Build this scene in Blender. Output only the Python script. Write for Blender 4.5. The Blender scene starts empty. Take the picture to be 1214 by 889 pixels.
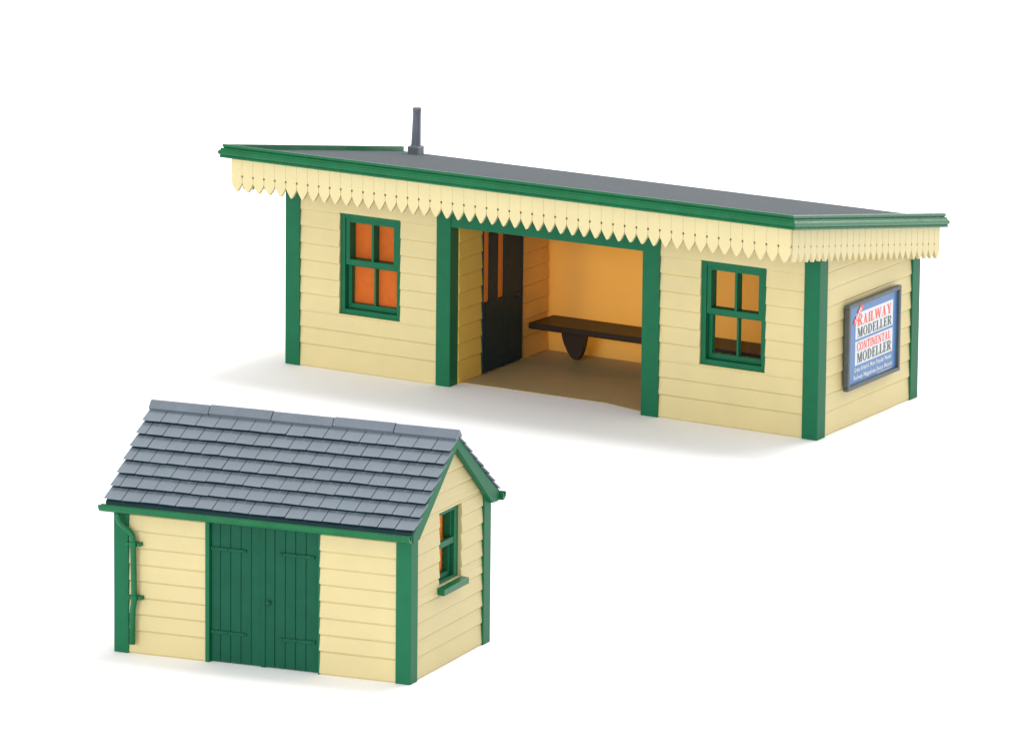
import bpy, bmesh, math, random
from mathutils import Vector, Matrix
random.seed(7)
sc = bpy.context.scene
col = sc.collection
R = math.radians

# ------------------------------------------------------------------ materials
def mat(name, base, rough=.45, var=.03, vscale=3., bump=.0, bscale=60., spec=.5, trans=0., tcol=None, speck=0., sss=0.):
    m = bpy.data.materials.new(name); m.use_nodes = True
    nt = m.node_tree; N = nt.nodes; K = nt.links
    b = N['Principled BSDF']
    b.inputs['Roughness'].default_value = rough
    b.inputs['Specular IOR Level'].default_value = spec
    tc = N.new('ShaderNodeTexCoord')
    nz = N.new('ShaderNodeTexNoise'); nz.inputs['Scale'].default_value = vscale; nz.inputs['Detail'].default_value = 5
    K.new(tc.outputs['Object'], nz.inputs['Vector'])
    cr = N.new('ShaderNodeValToRGB')
    cr.color_ramp.elements[0].position = .3; cr.color_ramp.elements[1].position = .7
    cr.color_ramp.elements[0].color = [max(0, c*(1-var)) for c in base]+[1]
    cr.color_ramp.elements[1].color = [min(1, c*(1+var)) for c in base]+[1]
    K.new(nz.outputs['Fac'], cr.inputs['Fac'])
    out = cr.outputs['Color']
    if speck:
        n2 = N.new('ShaderNodeTexNoise'); n2.inputs['Scale'].default_value = bscale; n2.inputs['Detail'].default_value = 2
        K.new(tc.outputs['Object'], n2.inputs['Vector'])
        mr = N.new('ShaderNodeMapRange'); mr.inputs[1].default_value = .3; mr.inputs[2].default_value = .7
        mr.inputs[3].default_value = 1-speck; mr.inputs[4].default_value = 1+speck
        K.new(n2.outputs['Fac'], mr.inputs['Value'])
        mx = N.new('ShaderNodeMix'); mx.data_type = 'RGBA'; mx.blend_type = 'MULTIPLY'; mx.inputs[0].default_value = 1
        K.new(out, mx.inputs[6]); K.new(mr.outputs['Result'], mx.inputs[7]); out = mx.outputs[2]
    K.new(out, b.inputs['Base Color'])
    rr = N.new('ShaderNodeMapRange'); rr.inputs[3].default_value = rough-.07; rr.inputs[4].default_value = rough+.07
    K.new(nz.outputs['Fac'], rr.inputs['Value']); K.new(rr.outputs['Result'], b.inputs['Roughness'])
    if bump:
        n3 = N.new('ShaderNodeTexNoise'); n3.inputs['Scale'].default_value = bscale; n3.inputs['Detail'].default_value = 4
        K.new(tc.outputs['Object'], n3.inputs['Vector'])
        bp = N.new('ShaderNodeBump'); bp.inputs['Strength'].default_value = bump; bp.inputs['Distance'].default_value = .02
        K.new(n3.outputs['Fac'], bp.inputs['Height']); K.new(bp.outputs['Normal'], b.inputs['Normal'])
    if sss:
        b.inputs['Subsurface Weight'].default_value = sss; b.inputs['Subsurface Radius'].default_value = (1, .72, .25); b.inputs['Subsurface Scale'].default_value = .12
    if trans:
        t = N.new('ShaderNodeBsdfTranslucent'); t.inputs['Color'].default_value = (tcol or base)+(1,) if tcol else tuple(base)+(1,)
        ms = N.new('ShaderNodeMixShader'); ms.inputs[0].default_value = trans
        K.new(b.outputs[0], ms.inputs[1]); K.new(t.outputs[0], ms.inputs[2])
        K.new(ms.outputs[0], N['Material Output'].inputs['Surface'])
    return m

CREAM = (.59, .497, .246)
M = dict(
    dimmed_cream=mat('cream_dimmed_for_light', tuple(c*.91 for c in CREAM), .5, .025, 1.3, .10, 22, sss=.3),  # same cream, darkened to offset the brighter light on the shed
    cream=mat('cream_plastic', CREAM, .5, .025, 1.3, .10, 22, sss=.3),
    valance=mat('valance_plastic', (.59, .507, .265), .5, .02, 1.5, .06, 22),
    inner=mat('inner_painted_glow', (.84, .47, .115), .5, .05, 1.6, .10, 18),  # cream with the bay's warm bounced light put into the colour
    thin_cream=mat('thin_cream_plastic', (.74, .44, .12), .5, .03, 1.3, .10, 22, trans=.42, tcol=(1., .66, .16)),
    green=mat('green_plastic', (.008, .118, .053), .42, .06, 2.5, .10, 30, spec=.14),
    green2=mat('trim_green_plastic', (.007, .118, .043), .28, .10, 2.2, .08, 24, spec=.22),
    dgreen=mat('door_green_plastic', (.004, .075, .040), .45, .08, 2.5, .12, 30, spec=.14),
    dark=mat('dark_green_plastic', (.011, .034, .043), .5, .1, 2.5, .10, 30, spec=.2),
    bench=mat('dark_brown_plastic', (.030, .018, .012), .45, .1, 3, .10, 30, spec=.2),
    slate=mat('slate_plastic', (.155, .188, .222), .5, .05, 2.0, .25, 28, speck=.06),
    ridge=mat('ridge_slate_dimmed', (.122, .148, .176), .5, .06, 2.0, .25, 28, speck=.08),  # slate colour darkened to offset the light on the ridge tiles
    felt=mat('roof_felt', (.084, .096, .107), .8, .06, 1.5, .30, 34, spec=.15, speck=.16),
    grey=mat('grey_plastic', (.105, .120, .145), .45, .08, 3, .12, 30),
    frame=mat('sign_frame_grey', (.066, .080, .080), .45, .15, 4, .12, 30),
    orange=mat('orange_card', (.54, .12, .018), .6, .06, 5, .0, 40, spec=.1, speck=.06),
    orange2=mat('orange_painted_backlight', (.95, .27, .03), .5, .05, 5),  # brightened copy of the orange, light from behind put into its colour
    floor=mat('floor_plastic', (.42, .33, .17), .5, .06, 2, .12, 25, speck=.08),
    blue=mat('poster_blue', (.06, .165, .375), .35, .06, 5),
    white=mat('poster_white', (.57, .615, .66), .4, .03, 5),
    red=mat('poster_red', (.72, .075, .03), .4, .04, 5),
    ink=mat('poster_dark_ink', (.065, .075, .05), .4, .04, 5),
)
def glass_mat():
    m = bpy.data.materials.new('clear_glazing'); m.use_nodes = True
    N = m.node_tree.nodes; K = m.node_tree.links
    N.remove(N['Principled BSDF'])
    t = N.new('ShaderNodeBsdfTransparent'); t.inputs[0].default_value = (.96, .96, .93, 1)
    g = N.new('ShaderNodeBsdfGlossy'); g.inputs['Roughness'].default_value = .05
    f = N.new('ShaderNodeFresnel'); f.inputs[0].default_value = 1.12
    x = N.new('ShaderNodeMixShader')
    K.new(f.outputs[0], x.inputs[0]); K.new(t.outputs[0], x.inputs[1]); K.new(g.outputs[0], x.inputs[2])
    K.new(x.outputs[0], N['Material Output'].inputs['Surface'])
    return m
M['glass'] = glass_mat()

# ------------------------------------------------------------------ mesh helpers
class MB:
    """collects shapes; f maps local building coordinates to mesh coordinates"""
    def __init__(s, f=None): s.bm = bmesh.new(); s.f = f or (lambda p: p)
    def v(s, *p): return s.bm.verts.new(s.f(p))
    def hexa(s, p):
        q = [s.v(*a) for a in p]
        for i in ((0,3,2,1),(4,5,6,7),(0,1,5,4),(1,2,6,5),(2,3,7,6),(3,0,4,7)):
            s.bm.faces.new([q[k] for k in i])
    def box(s, x0, x1, y0, y1, z0, z1):
        s.hexa([(x0,y0,z0),(x1,y0,z0),(x1,y1,z0),(x0,y1,z0),(x0,y0,z1),(x1,y0,z1),(x1,y1,z1),(x0,y1,z1)])
    def loft(s, A, B, caps=True):
        a = [s.v(*p) for p in A]; b = [s.v(*p) for p in B]; n = len(a)
        for i in range(n):
            s.bm.faces.new([a[i], a[(i+1) % n], b[(i+1) % n], b[i]])
        if caps: s.bm.faces.new(a[::-1]); s.bm.faces.new(b)
    def prism(s, poly, place, a, b):
        s.loft([place(u, w, a) for u, w in poly], [place(u, w, b) for u, w in poly])
    def sweep(s, rings):
        R_ = [[s.v(*p) for p in r] for r in rings]; n = len(R_[0])
        for r0, r1 in zip(R_, R_[1:]):
            for i in range(n): s.bm.faces.new([r0[i], r0[(i+1) % n], r1[(i+1) % n], r1[i]])
        s.bm.faces.new(R_[0][::-1]); s.bm.faces.new(R_[-1])
    def tube(s, pts, rad, n=10, cap=True):
        rings = []
        P = [Vector(p) for p in pts]
        for i, p in enumerate(P):
            d = (P[min(i+1, len(P)-1)]-P[max(i-1, 0)]).normalized()
            ref = Vector((0, 1, 0)) if abs(d.y) < .9 else Vector((1, 0, 0))
            a = d.cross(ref).normalized(); b = d.cross(a)
            r = rad[i] if isinstance(rad, (list, tuple)) else rad
            rings.append([tuple(p+a*r*math.cos(2*math.pi*k/n)+b*r*math.sin(2*math.pi*k/n)) for k in range(n)])
        s.sweep(rings)
    def build(s, name, m, parent=None, bevel=0., smooth=False):
        bmesh.ops.recalc_face_normals(s.bm, faces=s.bm.faces[:])
        me = bpy.data.meshes.new(name); s.bm.to_mesh(me); s.bm.free()
        if smooth:
            for p in me.polygons: p.use_smooth = True
        o = bpy.data.objects.new(name, me); col.objects.link(o)
        me.materials.append(M[m] if isinstance(m, str) else m)
        if parent: o.parent = parent
        if bevel:
            b = o.modifiers.new('edge', 'BEVEL'); b.width = bevel; b.segments = 2; b.limit_method = 'ANGLE'; b.angle_limit = R(35)
        return o

def thing(name, label, cat, loc=(0, 0, 0), rz=0, group=None):
    o = bpy.data.objects.new(name, None); col.objects.link(o); o.empty_display_size = .3
    o.location = loc; o.rotation_euler = (0, 0, rz); o['label'] = label; o['category'] = cat
    if group: o['group'] = group
    return o

def clap(mb, place, z0, z1, lo, hi, pitch, first, thick=.2, proud=.034, breaks=()):
    """lapped boards between heights z0..z1. place(u, out, z); lo(z)/hi(z) give the ends. One board's lower edge stands proud of the one below."""
    ed = [-9.]+[first+k*pitch for k in range(60)]
    cuts = sorted({z0, z1, *[e for e in ed if z0 < e < z1], *[b for b in breaks if z0 < b < z1]})
    for a, b in zip(cuts, cuts[1:]):
        if b-a < 1e-4: continue
        base = max([e for e in ed if e <= a+1e-6])
        if base < first-1e-6: base, ht = min(0., a), first
        else: ht = pitch
        oa = proud*(1-(a-base)/ht); ob = proud*(1-(b-base)/ht)
        j = random.uniform(-.004, .004)
        def ring(z, o):
            return [(lo(z), o+j), (hi(z), o+j), (hi(z), -thick), (lo(z), -thick)]
        # slight rounding of the lower lip and a fine shadow groove above the board below
        lip = min(.035, (b-a)*.3)
        at_edge = abs(a-base) < 1e-4
        top_edge = any(abs(b-e) < 1e-4 for e in ed) or b >= z1-1e-4
        rows = [(a, oa-(.034 if at_edge else 0)), (a+.022, oa-.012 if at_edge else oa), (a+.045, oa), (b-.022, ob+(.003 if top_edge else .022*(oa-ob)/(b-a))), (b, ob-(.012 if top_edge else 0))] if (b-a) > .06 else [(a, oa), (b, ob)]
        rings = [[place(u, o, z) for u, o in ring(z, o_)] for z, o_ in rows]
        mb.sweep(rings)

# ================================================================== GROUND
g = MB()
n = 40
g.box(-400, 400, -220, 420, -.3, 0)
gm = mat('white_studio_sweep', (.965, .96, .97), .8, .004, .05)
ground = g.build('ground', gm); ground['kind'] = 'structure'

# ================================================================== STATION SHELTER
SH1 = -.0598
L, D = 16., 5.88
fa = lambda p: (p[0]+SH1*p[1], p[1], p[2])
A = lambda: MB(fa)
SL = .1606
roof_top = lambda y: 6.04-SL*(y+2.43)
under = lambda y: roof_top(y)-.2
shelter = thing('station_shelter', 'long cream and green model station shelter with flat grey roof and open waiting bay', 'model building')
PIT, FST = .4465, .593
front = lambda u, o, z: (u, .07-o, z)
WF, ZB, ZT = (1.665, 3.552), 1.524, 4.199
WR = (12.54, 14.442)
def panel(x0, x1, w, name='wall'):
    m = A(); top = under(.07)-.003
    c = lambda k: (lambda z: k)
    clap(m, front, 0, ZB, c(x0), c(x1), PIT, FST)
    clap(m, front, ZB, ZT, c(x0), c(w[0]), PIT, FST)
    clap(m, front, ZB, ZT, c(w[1]), c(x1), PIT, FST)
    clap(m, front, ZT, top, c(x0), c(x1), PIT, FST)
    return m.build(name, 'cream', shelter)
panel(.43, 4.70, WF)
panel(11.34, 15.57, WR)
# side, back and rear walls
yw = lambda z: min(D-.4, (6.04-.2-z)/SL-2.43)
zb = under(D-.4)
for sx in (1, 0):
    m = A()
    pl = (lambda u, o, z: (L-.07+o, u, z)) if sx else (lambda u, o, z: (.07-o, u, z))
    clap(m, pl, 0, under(.4)-.003, lambda z: .4, lambda z: max(.4, yw(z)), PIT, FST, breaks=(zb,))
    m.build('wall', 'cream', shelter)
m = A()
m.hexa([(5.0,5.36,0),(L-.4,5.36,0),(L-.4,D-.07,0),(5.0,D-.07,0),(5.0,5.36,under(5.36)-.003),(L-.4,5.36,under(5.36)-.003),(L-.4,D-.07,under(D-.07)-.003),(5.0,D-.07,under(D-.07)-.003)])
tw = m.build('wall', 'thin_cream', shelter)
m = A(); m.box(5.75, 6.15, D-.065, D+.06, .0, under(D+.06)-.004); m.build('light_block_strip', 'cream', tw, .01)  # unseen strip, added to shade a vertical band of the translucent wall
m = A()
clap(m, lambda u, o, z: (u, D-.07+o, z), 0, under(D)-.003, lambda z: .4, lambda z: 4.99, PIT, FST, thick=.3)
m.build('wall', 'cream', shelter)
m = A()
m.box(L-.42, L-.285, .6, 5.29, .03, under(5.3)-.004)
m.build('glow_tint_sheet', 'inner', shelter, .01)  # added sheet, its amber colour stands in for warm interior light
# partition between booking room and waiting bay: boards up to the door, plain beyond
m = A()
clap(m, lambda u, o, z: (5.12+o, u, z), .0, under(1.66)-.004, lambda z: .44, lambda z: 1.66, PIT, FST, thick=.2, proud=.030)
m.build('partition', mat('partition_painted_glow', (.72, .49, .10), .5, .03, 1.5, .1, 20), shelter)  # cream boards yellowed, warm interreflection put into the colour
m = A()
clap(m, lambda u, o, z: (5.12+o, u, z), .0, under(5.29)-.004, lambda z: 3.84, lambda z: 5.29, PIT, FST, thick=.2, proud=.030)
m.build('partition', 'inner', shelter)  # cream boards tinted with the painted interior glow
# room behind the left window is closed off by its own floor and card
m = A()
fl = [(5.09, .62), (9.47, .66), (10.80, .30), (11.2, .30), (15.6, .30), (15.6, 5.28), (5.16, 5.28)]
m.prism(fl, lambda u, w, z: (u, w, z), .004, .022)
m.build('floor', 'floor', shelter)
# corner posts
def post(x0, x1, y0, y1, zt, name='corner_post'):
    m = A(); m.hexa([(x0,y0,0),(x1,y0,0),(x1,y1,0),(x0,y1,0),(x0,y0,zt(y0)),(x1,y0,zt(y0)),(x1,y1,zt(y1)),(x0,y1,zt(y1))])
    return m.build(name, 'green', shelter, .018)
ut = lambda y: under(y)-.002
post(0, .45, 0, .45, ut); post(L-.45, L, 0, .47, ut)
post(0, .45, D-.45, D, ut); post(L-.45, L, D-.45, D, ut)
post(4.68, 5.112, 0, .44, ut, 'door_post'); post(10.86, 11.367, 0, .42, ut, 'door_post')
m = A(); m.hexa([(5.114,.02,4.20),(10.858,.02,4.235),(10.858,.35,4.235),(5.114,.35,4.20),(5.114,.02,ut(.02)),(10.858,.02,ut(.02)),(10.858,.35,ut(.35)),(5.114,.35,ut(.35))])
m.build('lintel', 'green', shelter, .012)

# windows
def window(x0, x1, z0, z1, pane):
    m = A(); y = .115; w = .15
    def rect(mb, a0, a1, b0, b1, t, ya, yb, tb=None, tt=None):
        tb = tb or t; tt = tt or t
        mb.box(a0, a0+t, ya, yb, b0, b1); mb.box(a1-t, a1, ya, yb, b0, b1)
        mb.box(a0+t, a1-t, ya+.002, yb, b1-tt, b1); mb.box(a0+t, a1-t, ya+.002, yb, b0, b0+tb)
    rect(m, x0-.02, x1+.02, z0-.02, z1+.02, .16, y, y+.34)
    fr = m.build('window', 'green', shelter, .012)
    m = A(); zm = z0+(z1-z0)*.52
    ix0, ix1 = x0+.145, x1-.145
    # upper sash stands in front of the lower one
    rect(m, ix0, ix1, zm-.08, z1-.14, .12, y+.03, y+.338, tb=.15, tt=.10)
    xm = (x0+x1)/2+.02
    m.box(xm-.035, xm+.035, y+.045, y+.338, zm+.06, z1-.23)
    m.build('sash', 'green', fr, .008)
    m = A()
    rect(m, ix0, ix1, z0+.14, zm-.085, .10, y+.17, y+.338, tb=.13, tt=.05)
    m.box(xm-.03, xm+.03, y+.185, y+.338, z0+.26, zm-.13)
    m.build('sash', 'green', fr, .008)
    m = A(); m.box(x0+.05, x1-.05, y+.345, y+.365, z0+.02, z1-.02)
    m.build('pane', pane, fr)
    return fr
window(*WF, ZB, ZT, 'orange')
window(*WR, ZB, ZT, 'glass')

# booking room door in the partition
m = A()
P = lambda u, w, d: (5.15+d, u, w)
dz = 4.35
m.box(5.0, 5.17, 1.662, 1.70, .055, dz); m.box(5.0, 5.17, 3.80, 3.838, .055, dz)
def slab(y0, y1, z0, z1, x1=5.15): m.box(5.05, x1, y0, y1, z0, z1)
slab(1.70, 3.80, .055, 1.90)
slab(1.70, 1.74, 1.90, dz); slab(2.05, 2.50, 1.90, dz); slab(2.84, 3.80, 1.90, dz)
slab(1.85, 2.6, .35, 1.6, 5.16); slab(2.85, 3.65, .35, 1.6, 5.16)
dr = m.build('door', 'dark', shelter, .008)
for a, b in ((1.74, 2.05), (2.50, 2.84)):
    m = A(); m.box(5.07, 5.10, a+.001, b-.001, 1.901, dz-.1); m.build('pane', 'orange2', dr)
m = A(); m.tube([(5.155, 3.55, 1.75), (5.25, 3.55, 1.75)], [.035, .05], 10); m.build('handle', 'dark', dr)

# roof
xl, xr, yf, ybk = -.36, 16.36, -2.36, 6.66
m = A()
nx, ny = 34, 18
m.hexa([(xl,yf,under(yf)),(xr,yf,under(yf)),(xr-.03,ybk,under(ybk)),(xl+.03,ybk,under(ybk)),(xl,yf,roof_top(yf)),(xr,yf,roof_top(yf)),(xr-.03,ybk,roof_top(ybk)),(xl+.03,ybk,roof_top(ybk))])
roof = m.build('roof', 'felt', shelter)
# moulded trim: profile (outward, height) swept round left, front and right edges
prof = [(-.10, .13), (.01, .13), (.022, .118), (.022, .062), (-.005, .052), (-.005, .036), (.05, .028), (.06, .010), (.055, -.012), (.085, -.03), (.112, -.065), (.118, -.105), (.095, -.14), (.065, -.158), (.065, -.172), (.085, -.18), (.075, -.225), (-.10, -.225)]
def ring_at(kind):
    r = []
    for o, h in prof:
        if kind == 'lb': x, y = xl-.005-o+.06, ybk+.0
        if kind == 'lf': x, y = xl-.07-o, yf-.07-o
        if kind == 'rf': x, y = xr+.07+o, yf-.07-o
        if kind == 'rb': x, y = xr+.005+o-.06, ybk+.0
        if kind in ('lb', 'rb'): y = ybk+o*.6
        r.append((x, y, roof_top(y)+h))
    return r
m = A(); m.sweep([ring_at(k) for k in ('lb', 'lf', 'rf', 'rb')])
m.build('trim', 'green2', roof, .006)
# valance boards
def valance(P0, P1, n, place, drop, ztop):
    """n pointed boards along u from P0 to P1; place(u, out, z)"""
    m = A(); w = (P1-P0)/n
    for k in range(n):
        a = P0+k*w; b = a+w; c = (a+b)/2; s = w*.5
        zt = ztop(c); za, zb_ = ztop(a), ztop(b)
        j = random.uniform(-.008, .008)
        pts = [(a+.008, za), (a+.008, za-drop*.52)]
        # little keyhole notch, shoulder, then ogive to the point
        pts += [(a+.028, za-drop*.545), (a+.028, za-drop*.575), (a+.004, za-drop*.60), (a+.004, za-drop*.72), (a+.03, za-drop*.79), (a+.08, za-drop*.88), (c-.025, zt-drop*.985+j), (c, zt-drop+j)]
        pts += [(c+.025, zt-drop*.985+j), (b-.08, zb_-drop*.88), (b-.03, zb_-drop*.79), (b-.004, zb_-drop*.72), (b-.004, zb_-drop*.60), (b-.028, zb_-drop*.575), (b-.028, zb_-drop*.545), (b-.008, zb_-drop*.52), (b-.008, zb_)]
        m.prism(pts, lambda u, z, o: place(u, o, z), 0, -.10)
        # web behind the groove between boards so that they are one moulding
    e = lambda u: ztop(u)
    web = [(P0+.004, e(P0)-.002), (P0+.004, e(P0)-drop*.53), (P1-.004, e(P1)-drop*.53), (P1-.004, e(P1)-.002)]
    m.prism(web, lambda u, z, o: place(u, o, z), -.009, -.09)
    return m.build('valance', 'valance', roof, .006)
vx0, vx1, vy = -.285, 16.285, -2.28
valance(vx0, vx1, 49, lambda u, o, z: (u, vy-o, z), .925, lambda u: 5.86)
vz = lambda u: 5.85-SL*(u-vy)
valance(vy+.12, 6.42, 25, lambda u, o, z: (vx1+.005+o, u, z), .89, vz)
valance(vy+.12, 6.42, 25, lambda u, o, z: (vx0-.005-o, u, z), .89, vz)
# flue
m = A(); fx, fy = .67, 5.75; fz = roof_top(fy)
w = .17
m.hexa([(fx-w,fy-w,fz-.03),(fx+w,fy-w,fz-.03),(fx+w,fy+w,fz-.1),(fx-w,fy+w,fz-.1),(fx-w,fy-w,fz+.235),(fx+w,fy-w,fz+.235),(fx+w,fy+w,fz+.235),(fx-w,fy+w,fz+.235)])
fb = m.build('flue', 'grey', shelter, .025)
m = A(); m.tube([(fx, fy, fz+.23), (fx+.005, fy, fz+.27), (fx+.03, fy, fz+1.12), (fx+.031, fy, fz+1.22), (fx+.031, fy, fz+1.27)], [.15, .135, .113, .122, .118], 14)
m.build('pipe', 'grey', fb)

# ------------------------------------------------------------------ bench inside (a thing of its own)
bench = thing('bench', 'long dark brown bench against the back wall inside the open waiting bay', 'bench', fa((10, 4.8, .05)))
fbn = lambda p: (fa(p)[0]-fa((10, 4.8, 0))[0], p[1]-4.8, p[2]-.05)
m = MB(fbn)
sx0, sx1 = 5.24, 15.5
m.hexa([(sx0-.02,4.05,.825),(sx1,4.05,.825),(sx1,5.29,.825),(sx0+.06,5.29,.825),(sx0-.02,4.05,.99),(sx1,4.05,.99),(sx1,5.29,.99),(sx0+.06,5.29,.99)])
m.build('seat', 'bench', bench, .03)
for c in (6.42, 10.3, 14.2):
    pts = [(c+a*.9, z) for a, z in ((-.45,.824),(-.43,.66),(-.36,.46),(-.24,.26),(-.10,.11),(.03,.05),(.14,.07),(.25,.22),(.32,.42),(.37,.64),(.39,.824))]
    m = MB(fbn); m.prism(pts, lambda u, w, d: (u, d, w), 4.44, 4.64)
    m.build('leg', 'bench', bench, .02)

# ------------------------------------------------------------------ advertising board on the end wall
by0, by1, bz0, bz1 = 1.45, 4.49, .98, 3.20
BX = L-.005
bd = thing('advertising_board', 'grey framed blue and white magazine poster board on the end wall of the shelter', 'sign', fa((BX, (by0+by1)/2, bz0)))
off = fa((BX, (by0+by1)/2, bz0))
fbd = lambda p: (fa(p)[0]-off[0], p[1]-off[1], p[2]-off[2])
m = MB(fbd); t = .105
for (y0, y1, z0, z1, e) in ((by0, by1, bz0, bz0+t, 0), (by0, by1, bz1-t, bz1, 0), (by0, by0+t, bz0+t, bz1-t, -.002), (by1-t, by1, bz0+t, bz1-t, -.002)):
    m.box(BX, BX+.15+e, y0, y1, z0, z1)
m.build('frame', 'frame', bd, .02)
m = MB(fbd); m.box(BX+.002, BX+.07, by0+t-.01, by1-t+.01, bz0+t-.01, bz1-t+.01)
panel_o = m.build('poster_panel', 'blue', bd)
bw, bh = by1-by0, bz1-bz0
U = lambda u: by0+u*bw
Vv = lambda v: bz1-v*bh
def flat(poly, m, lvl, h=.004):   # poly in board fractions
    m.prism([(U(u), Vv(v)) for u, v in poly], lambda a, b, d: (d, a, b), BX+.07+lvl, BX+.07+lvl+h)
m = MB(fbd)
flat([(.17, .14), (.885, .14), (.885, .44), (.17, .44)], m, .0)
flat([(.17, .468), (.885, .468), (.885, .742), (.17, .742)], m, .0)
m.build('title_box', 'white', panel_o)
# serif capitals drawn as strokes in a unit cell (width given)
T, H_ = .23, .085     # stem and hairline
def bar(x, y0, y1, w): return [(x, y0), (x+w, y0), (x+w, y1), (x, y1)]
def hb(x0, x1, y, h): return [(x0, y), (x1, y), (x1, y+h), (x0, y+h)]
def diag(x0, y0, x1, y1, w): return [(x0, y0), (x0+w, y0), (x1+w, y1), (x1, y1)]
def arc(cx, cy, rx, ry, a0, a1, w, hw, n=10):
    out = []
    for k in range(n):
        t0, t1 = [R(a0+(a1-a0)*q/n) for q in (k, k+1)]
        p = lambda t, s: (cx+(rx-(w if s else 0))*math.cos(t), cy+(ry-(hw if s else 0))*math.sin(t))
        out.append([p(t0, 0), p(t1, 0), p(t1, 1), p(t0, 1)])
    return out
def glyph(c):
    s = .06
    if c == 'I': return .34, [bar(.07, 0, 1, T), hb(0, .34, 0, s), hb(0, .34, 1-s, s)]
    if c == 'L': return .60, [bar(.07, 0, 1, T), hb(0, .58, 0, s+.01), hb(0, .34, 1-s, s), bar(.51, 0, .3, .07)]
    if c == 'E': return .62, [bar(.07, 0, 1, T), hb(0, .58, 0, s+.01), hb(0, .56, 1-s, s), hb(.2, .44, .48, .07), bar(.51, 0, .27, .07), bar(.49, .75, 1, .07), bar(.39, .38, .65, .06)]
    if c == 'R': return .74, [bar(.07, 0, 1, T), hb(0, .34, 0, s), hb(0, .36, 1-s, s), hb(.2, .4, .46, .07), diag(.50, 0, .30, .5, .2), hb(.48, .76, 0, s)]+arc(.36, .73, .30, .27, -90, 90, .18, .08)
    if c == 'A': return .78, [diag(.10, 0, .36, 1, .08), diag(.46, 0, .27, 1, .21), hb(.2, .55, .3, .07), hb(0, .27, 0, s), hb(.40, .78, 0, s)]
    if c == 'W': return 1.08, [diag(.24, 0, .06, 1, .2), diag(.30, 0, .50, 1, .08), diag(.68, 0, .46, 1, .2), diag(.74, 0, .95, 1, .08), hb(0, .34, 1-s, s), hb(.82, 1.08, 1-s, s)]
    if c == 'Y': return .76, [bar(.29, 0, .5, T), diag(.28, .42, .05, 1, .22), diag(.40, .42, .60, 1, .08), hb(0, .32, 1-s, s), hb(.5, .74, 1-s, s), hb(.2, .58, 0, s)]
    if c == 'M': return .96, [bar(.10, 0, 1, .08), bar(.66, 0, 1, T), diag(.40, 0, .10, 1, .2), diag(.42, 0, .66, 1, .08), hb(0, .26, 0, s), hb(.58, .94, 0, s), hb(0, .28, 1-s, s), hb(.66, .94, 1-s, s)]
    if c == 'O': return .78, arc(.38, .5, .38, .52, 0, 360, .2, .07, 22)
    if c == 'D': return .78, [bar(.07, 0, 1, T), hb(0, .4, 0, s+.01), hb(0, .4, 1-s-.01, s+.01)]+arc(.36, .5, .38, .5, -90, 90, .2, .08, 14)
    if c == 'C': return .70, arc(.38, .5, .38, .52, 42, 318, .2, .08, 18)+[bar(.60, .64, .98, .06), bar(.60, .02, .36, .06)]
    if c == 'N': return .82, [bar(.10, 0, 1, .08), bar(.62, 0, 1, .08), diag(.52, 0, .08, 1, .2), hb(0, .26, 0, s), hb(0, .24, 1-s, s), hb(.52, .80, 1-s, s)]
    if c == 'T': return .66, [bar(.23, 0, 1, T), hb(.03, .63, 1-s, s+.0), bar(.03, .72, 1, .07), bar(.56, .72, 1, .07), hb(.13, .53, 0, s)]
    return .3, []
def word(mb, txt, u0, u1, v0, v1, first=1.):
    gap = .05; W_ = sum(glyph(c)[0]*(first if i == 0 else 1)+gap for i, c in enumerate(txt))-gap
    sxx = (u1-u0)/W_; x = u0; lv = 0
    for i, c in enumerate(txt):
        k = first if i == 0 else 1.
        w, st = glyph(c)
        for q, poly in enumerate(st):
            flat([(x+a*sxx*k, v1+(.0 if k == 1 else .0)-(b*(v1-v0))*k) for a, b in poly], mb, .0045+.00007*q, .003)
        x += (w*k+gap)*sxx
m = MB(fbd)
word(m, 'RAILWAY', .20, .855, .175, .292, 1.15)
m.build('lettering', 'red', panel_o)
m = MB(fbd); word(m, 'CONTINENTAL', .20, .845, .488, .585, 1.08)
m.build('lettering', 'red', panel_o)
m = MB(fbd)
word(m, 'MODELLER', .205, .86, .315, .425)
m.build('lettering', 'ink', panel_o)
m = MB(fbd); word(m, 'MODELLER', .205, .86, .606, .722)
m.build('lettering', 'ink', panel_o)
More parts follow.
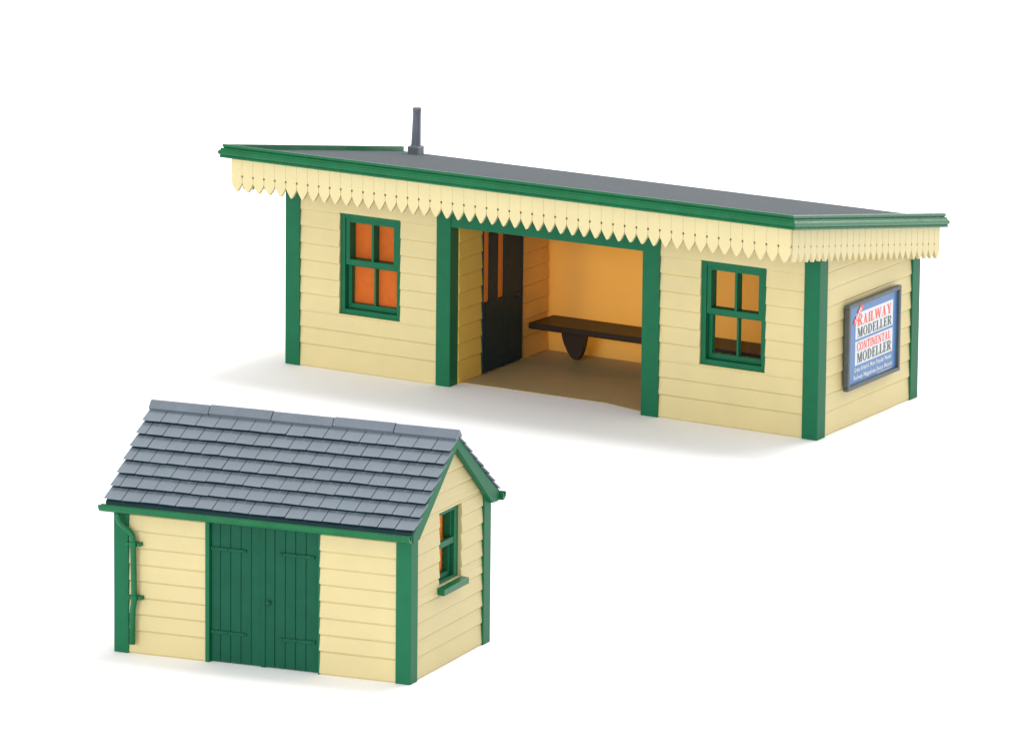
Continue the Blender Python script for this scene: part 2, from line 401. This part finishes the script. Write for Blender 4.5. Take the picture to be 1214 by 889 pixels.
# red flash across the upper left corner with small white strokes
m = MB(fbd); flat([(.115, .245), (.165, .27), (.315, .075), (.255, .055)], m, .009, .004)
fl_ = m.build('flash', 'red', panel_o)
m = MB(fbd)
for k in range(5):
    t0 = .12+.16*k; a = (.14+.145*t0, .258-.19*t0)
    flat([(a[0]-.012, a[1]-.03), (a[0]+.004, a[1]-.036), (a[0]+.022, a[1]+.004), (a[0]+.006, a[1]+.010)], m, .0135, .003)
    flat([(a[0]+.004, a[1]-.036), (a[0]+.03, a[1]-.052), (a[0]+.036, a[1]-.040), (a[0]+.01, a[1]-.024)], m, .0135, .003) if k % 2 else None
m.build('lettering', 'white', fl_)
def small_text(txt, u0, u1, v0, v1):
    cu = bpy.data.curves.new('t', 'FONT'); cu.body = txt; cu.size = 1; cu.extrude = .0; cu.offset = .02
    to = bpy.data.objects.new('t', cu); col.objects.link(to)
    bpy.context.view_layer.update()
    me = bpy.data.meshes.new_from_object(to.evaluated_get(bpy.context.evaluated_depsgraph_get()))
    bpy.data.objects.remove(to)
    xs = [v.co.x for v in me.vertices]; ys = [v.co.y for v in me.vertices]
    a, b, c, d = min(xs), max(xs), min(ys), max(ys)
    for v in me.vertices:
        u = u0+(v.co.x-a)/(b-a)*(u1-u0); w = v1-(v.co.y-c)/(d-c)*(v1-v0)
        v.co = fbd((BX+.0755, U(u), Vv(w)))
    me.name = 'lettering'
    o = bpy.data.objects.new('lettering', me); col.objects.link(o); o.parent = panel_o; me.materials.append(M['white'])
small_text("Great Britain's Most Popular Model", .155, .865, .765, .835)
small_text("Railway Magazines Every Month", .15, .885, .855, .925)
m = MB(fbd); flat([(.60, .932), (.885, .932), (.885, .939), (.60, .939)], m, .0, .005)
m.build('underline', 'white', panel_o)

# ================================================================== STORE SHED
SH2 = .0424
l, d = 7.0, 4.138
fs = lambda p: (p[0]+SH2*p[1], p[1], p[2])
B = lambda: MB(fs)
shed = thing('shed', 'small cream model shed with grey slate gable roof and green plank double doors', 'model building', (13.4456, -26.6017, 0), R(10.2674))
K, EZ, EY = .75, 3.45, -.17
ridge_y = d/2
rz = lambda y: EZ+K*(min(y, d-y)-EY)          # top plane of the roof boarding
sp, sf = .3705, .505
DA, DB = 2.18, 4.858
wz = lambda y: rz(y)-.16
fr_pl = lambda u, o, z: (u, .06-o, z)
for x0, x1 in ((.35, DA), (DB, l-.35)):
    m = B(); clap(m, fr_pl, 0, 3.42, lambda z, k=x0: k, lambda z, k=x1: k, sp, sf, proud=.030)
    m.build('wall', 'dimmed_cream', shed)
m = B(); clap(m, lambda u, o, z: (u, d-.06+o, z), 0, 3.42, lambda z: .35, lambda z: l-.35, sp, sf, proud=.030)
m.build('wall', 'dimmed_cream', shed)
# gable walls
V1, V2, Z1, Z2 = 1.54, 2.69, 1.81, 3.44
zg = wz(.35); za = wz(ridge_y)-.02
lo = lambda z: max(.35, (z+.16-EZ)/K+EY); hi = lambda z: d-lo(z)
for right in (1, 0):
    m = B()
    pl = (lambda u, o, z: (l-.06+o, u, z)) if right else (lambda u, o, z: (.06-o, u, z))
    if right:
        gp, gf = .3765, .478
        cc = lambda k: (lambda z: k)
        clap(m, pl, 0, Z1, lo, hi, gp, gf, .23, .030)
        clap(m, pl, Z1, Z2, lo, cc(V1), gp, gf, .23, .030, breaks=(zg,))
        clap(m, pl, Z1, Z2, cc(V2), hi, gp, gf, .23, .030, breaks=(zg,))
        clap(m, pl, Z2, za, lo, hi, gp, gf, .23, .030, breaks=(zg,))
    else:
        clap(m, pl, 0, za, lo, hi, .3765, .478, .23, .030, breaks=(zg,))
    m.build('wall', 'dimmed_cream', shed)
# corner posts
for x0, x1 in ((0, .352), (l-.352, l)):
    for y0, y1 in ((0, .37), (d-.37, d)):
        m = B(); zt = min(wz(y0), wz(y1)) if 0 else None
        h0, h1 = wz(max(y0, .0))-.003, wz(min(y1, d))-.003
        m.hexa([(x0,y0,0),(x1,y0,0),(x1,y1,0),(x0,y1,0),(x0,y0,h0),(x1,y0,h0),(x1,y1,h1),(x0,y1,h1)])
        m.build('corner_post', 'green', shed, .016)
# door frame and two plank leaves
m = B()
m.box(DA-.005, DA+.09, .01, .25, 0, 3.40); m.box(DB-.03, DB+.005, .03, .25, 0, 3.40); m.box(DA+.09, DB-.03, .03, .25, 3.14, 3.40)
m.build('door_frame', 'green', shed, .008)
def leaf(e, x0, x1, cover, straps, hingeside):
    m = B()
    for a, b in zip(e, e[1:]):
        j = random.uniform(0, .008)
        m.box(a+.011, b-.011, .10+j, .2, .02, 3.138)
    m.box(x0, x1, .125, .21, .02, 3.137)
    if cover: m.box(cover[0], cover[1], .075, .13, .005, 3.10)
    dr = m.build('door', 'dgreen', shed, .007)
    for (a, b, z, s) in straps:
        m = B()
        za_, zb_ = (z, z-s)
        m.hexa([(a,.065,za_-.04),(b,.065,zb_-.028),(b,.11,zb_-.028),(a,.11,za_-.04),(a,.065,za_+.04),(b,.065,zb_+.028),(b,.11,zb_+.028),(a,.11,za_+.04)])
        for t in (.08, .5, .92):
            q = a+(b-a)*t; zz = za_+(zb_-za_)*t
            m.tube([(q, .066, zz), (q, .05, zz)], [.028, .02], 8)
        m.build('hinge', 'dgreen', dr, .008)
    return dr
leaf([2.27, 2.494, 2.737, 2.984, 3.226, 3.50], 2.27, 3.50, (3.47, 3.56), [(2.28, 3.12, 2.53, -.01), (2.28, 3.12, .68, .0)], 0)
rl = leaf([3.53, 3.781, 4.027, 4.268, 4.514, 4.82], 3.53, 4.82, None, [(4.72, 3.90, 2.56, .0), (4.74, 3.90, .68, .01)], 1)
m = B(); m.tube([(3.64, .10, 1.46), (3.64, .04, 1.46), (3.64, .02, 1.46)], [.03, .06, .035], 12); m.build('knob', 'dgreen', rl)

# gable window with deep frame and sill
xw = l-.13
m = B()
y0, y1, z0, z1 = V1+.003, V2-.003, Z1+.003, Z2-.003
m.box(xw-.25, xw, y0, y0+.10, z0, z1); m.box(xw-.25, xw, y1-.20, y1, z0, z1)
m.box(xw-.25, xw-.002, y0+.10, y1-.20, z0, z0+.06); m.box(xw-.25, xw-.002, y0+.10, y1-.20, z1-.11, z1)
wn = m.build('window', 'green', shed, .01)
m = B()
ya, yb, zm = y0+.102, y1-.202, 2.66
m.box(xw-.10, xw-.012, ya, yb, zm-.07, zm+.07)
m.box(xw-.24, xw-.06, yb-.07, yb, zm+.07, z1-.112)
m.box(xw-.24, xw-.10, yb-.09, yb, z0+.062, zm-.07); m.box(xw-.24, xw-.10, ya, ya+.07, z0+.062, zm-.07)
m.box(xw-.24, xw-.10, ya+.07, yb-.09, z0+.062, z0+.16)
m.build('sash', 'green', wn, .008)
m = B(); m.box(xw-.27, xw-.252, y0, y1, z0, z1); m.build('pane', 'orange2', wn)
m = B()
s0, s1 = 1.43, 2.71
m.hexa([(xw,s0,1.66),(l+.13,s0,1.65),(l+.13,s1,1.65),(xw,s1,1.66),(xw,s0,1.811),(l+.13,s0,1.79),(l+.13,s1,1.79),(xw,s1,1.811)])
m.build('sill', 'green2', wn, .012)

# roof: boarding, slates, ridge tiles
xl, xr = -.13, l+.155
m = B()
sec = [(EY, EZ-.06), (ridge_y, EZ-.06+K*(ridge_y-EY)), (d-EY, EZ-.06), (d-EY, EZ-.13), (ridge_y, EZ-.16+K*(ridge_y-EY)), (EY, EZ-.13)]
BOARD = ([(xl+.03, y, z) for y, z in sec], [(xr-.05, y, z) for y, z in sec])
sl = math.hypot(1, K); nx_, nz_ = -K/sl, 1/sl          # slope normal (front: -y side)
ln = (ridge_y-EY)*sl
NC, NS = 7, 17
H0, H1 = .096, -.016
expo = (ln-.14)/NC
for side in (0, 1):
    H0, H1 = ((.096, -.016), (.052, .012))[side]
    def S(x, t, h):            # t up the slope from the eaves, h above it
        y = EY+t/sl+nx_*h*(1); z = EZ-.06+K*t/sl+nz_*h
        return (x, y if not side else d-y, z)
    for c in range(NC):
        t0 = c*expo; t1 = t0+expo*1.25
        wv = (xr-xl)/NS
        xs = [xl+wv*(k-(.5 if c % 2 else 0)) for k in range(NS+2)]
        xs = [min(max(x+(random.uniform(-.018, .018)), xl), xr) for x in xs]
        xs[0] = xl
        for a, b in zip(xs, xs[1:]):
            if b-a < .06: continue
            j, jj = random.uniform(-.009, .009), random.uniform(-.009, .009)
            q, qq = random.uniform(-.005, .006), random.uniform(-.005, .006)
            gp = .008
            a2 = a+(gp if a > xl else 0); b2 = b-(gp if b < xr else 0)
            tp = .028
            # a thin slate whose lower edge is lifted clear of the course below
            m.hexa([S(a2, t0+j+.045, H0-tp+q), S(b2, t0+jj+.045, H0-tp+qq), S(b2, t1, H1-tp), S(a2, t1, H1-tp),
                    S(a2, t0+j, H0+q), S(b2, t0+jj, H0+qq), S(b2, t1, H1), S(a2, t1, H1)])
rf = m.build('roof', 'slate', shed, .005)
m = B(); m.loft(*BOARD); m.build('boarding', 'dark', rf)  # dark colour stands in for the shadow under the eaves
m = B()
nr = 5
cuts = [xl-.0+(xr-xl)*k/nr+ (random.uniform(-.03, .03) if 0 < k < nr else 0) for k in range(nr+1)]
pz = EZ-.06+K*(ridge_y-EY)
for k in range(nr):
    a, b = cuts[k]+(.008 if k else 0), cuts[k+1]-(.008 if k < nr-1 else 0)
    h = .015*(k % 2)
    w = .165
    sec = [(-w, -w*K+.10+h), (-.05, .125+h-.005), (0, .135+h), (.05, .125+h-.005), (w, -w*K+.10+h), (w-.075, -w*K+.02), (0, .0), (-w+.075, -w*K+.02)]
    m.loft([(a, ridge_y+p, pz+q) for p, q in sec], [(b, ridge_y+p, pz+q) for p, q in sec])
m.build('ridge_tile', 'ridge', rf, .01)
# bargeboards on both gables
for x0, x1 in ((l-.012, l+.115), (-.10, .012)):
    m = B()
    dp = .26; top = -.075
    sec = [(EY+.02, EZ+top-.02), (ridge_y, EZ+top+K*(ridge_y-EY)), (d-EY-.02, EZ+top-.02), (d-EY-.04, EZ+top-.22), (d-.18, EZ+top-.30+.10), (ridge_y, EZ+top-dp+K*(ridge_y-EY)), (.18, EZ+top-.20), (EY+.04, EZ+top-.22)]
    m.loft([(x0, y, z) for y, z in sec], [(x1, y, z) for y, z in sec])
    m.build('bargeboard', 'green', rf, .012)
# gutters
for side in (0, 1):
    m = B()
    yy = lambda y: y if not side else d-y
    sec = [(-.17, 3.335), (-.17, 3.17), (-.22, 3.17), (-.29, 3.20), (-.33, 3.25), (-.345, 3.33), (-.32, 3.345), (-.30, 3.33), (-.27, 3.26), (-.22, 3.24), (-.195, 3.335)]
    x0, x1 = (-.2, l+.10) if not side else (-.2, l+.20)
    m.loft([(x0, yy(y), z) for y, z in sec], [(x1, yy(y), z) for y, z in sec])
    m.build('gutter', 'green2', rf, .006)
    m = B(); m.box(.02, l-.03, min(yy(-.168), yy(-.0)), max(yy(-.168), yy(-.0)), 3.17, 3.33); m.build('soffit', 'dgreen', rf)
# rainwater pipe at the left end of the front
m = B()
pp = [(.20,-.22,3.19),(.21,-.22,3.08),(.25,-.20,2.97),(.34,-.15,2.85),(.44,-.12,2.77),(.505,-.11,2.68),(.52,-.11,2.55),(.525,-.11,2.4),(.535,-.11,1.9),(.545,-.11,1.40),(.55,-.11,1.27),(.535,-.11,1.15),(.51,-.11,1.02),(.505,-.11,.8),(.505,-.12,.25)]
m.tube(pp, .065, 10)
dp_ = m.build('downpipe', 'green2', shed, 0, True)
for z, xx in ((2.48, .52), (1.29, .548)):
    m = B()
    m.tube([(xx, -.11, z-.06), (xx, -.11, z+.06)], .088, 10)
    m.box(xx-.16, xx+.17, -.10, .035, z-.04, z+.04)
    for q in (-.13, .14): m.tube([(xx+q, -.10, z), (xx+q, -.14, z)], [.05, .035], 8)
    m.build('clip', 'green2', dp_, .008)

# ================================================================== LIGHT
w = bpy.data.worlds.new('World'); sc.world = w; w.use_nodes = True
bg = w.node_tree.nodes['Background']; bg.inputs[0].default_value = (1, 1, 1, 1); bg.inputs[1].default_value = 1.0
def area(name, loc, tgt, size, power, colr=(1, 1, 1)):
    la = bpy.data.lights.new(name, 'AREA'); la.shape = 'RECTANGLE'; la.size, la.size_y = size; la.energy = power; la.color = colr
    o = bpy.data.objects.new(name, la); col.objects.link(o); o.location = loc
    o.rotation_euler = (Vector(tgt)-Vector(loc)).to_track_quat('-Z', 'Y').to_euler()
C0 = Vector((11, -12, 0))
def softbox(name, d, elev, dist, size, power, colr=(1, 1, 1)):
    h = Vector((d[0], d[1], 0)).normalized()
    p = C0+h*dist*math.cos(R(elev))+Vector((0, 0, dist*math.sin(R(elev))))
    area(name, p, C0, size, power, colr)
softbox('front_softbox', (.10, -1), 13, 260, (120, 60), 330000)
softbox('overhead_softbox', (.4, .9), 81, 190, (44, 44), 145000)
softbox('rear_softbox', (.14, .99), 27, 150, (100, 40), 115000)

# ================================================================== CAMERA
az, el, roll, dist, tx, tz, f = -.5575102935, .2156643636, .0100744400, 168.71572766, 7.01593978, .56445978, 7799.994
fw = Vector((math.sin(az)*math.cos(el), math.cos(az)*math.cos(el), -math.sin(el)))
pos = Vector((tx, 0, tz))-fw*dist
r = fw.cross(Vector((0, 0, 1))).normalized(); u = r.cross(fw)
c, s = math.cos(roll), math.sin(roll)
r, u = c*r+s*u, -s*r+c*u
cd = bpy.data.cameras.new('camera'); cam = bpy.data.objects.new('camera', cd); col.objects.link(cam)
mw = Matrix((r, u, -fw)).transposed().to_4x4(); mw.translation = pos; cam.matrix_world = mw
cd.sensor_fit = 'HORIZONTAL'; cd.sensor_width = 36; cd.lens = f/1214*36; cd.clip_start = 1; cd.clip_end = 2000
sc.camera = cam
sc.view_settings.view_transform = 'Standard'; sc.view_settings.look = 'None'; sc.view_settings.exposure = 0; sc.view_settings.gamma = 1
sc.cycles.use_denoising = True
sc.cycles.max_bounces = 12; sc.cycles.diffuse_bounces = 8
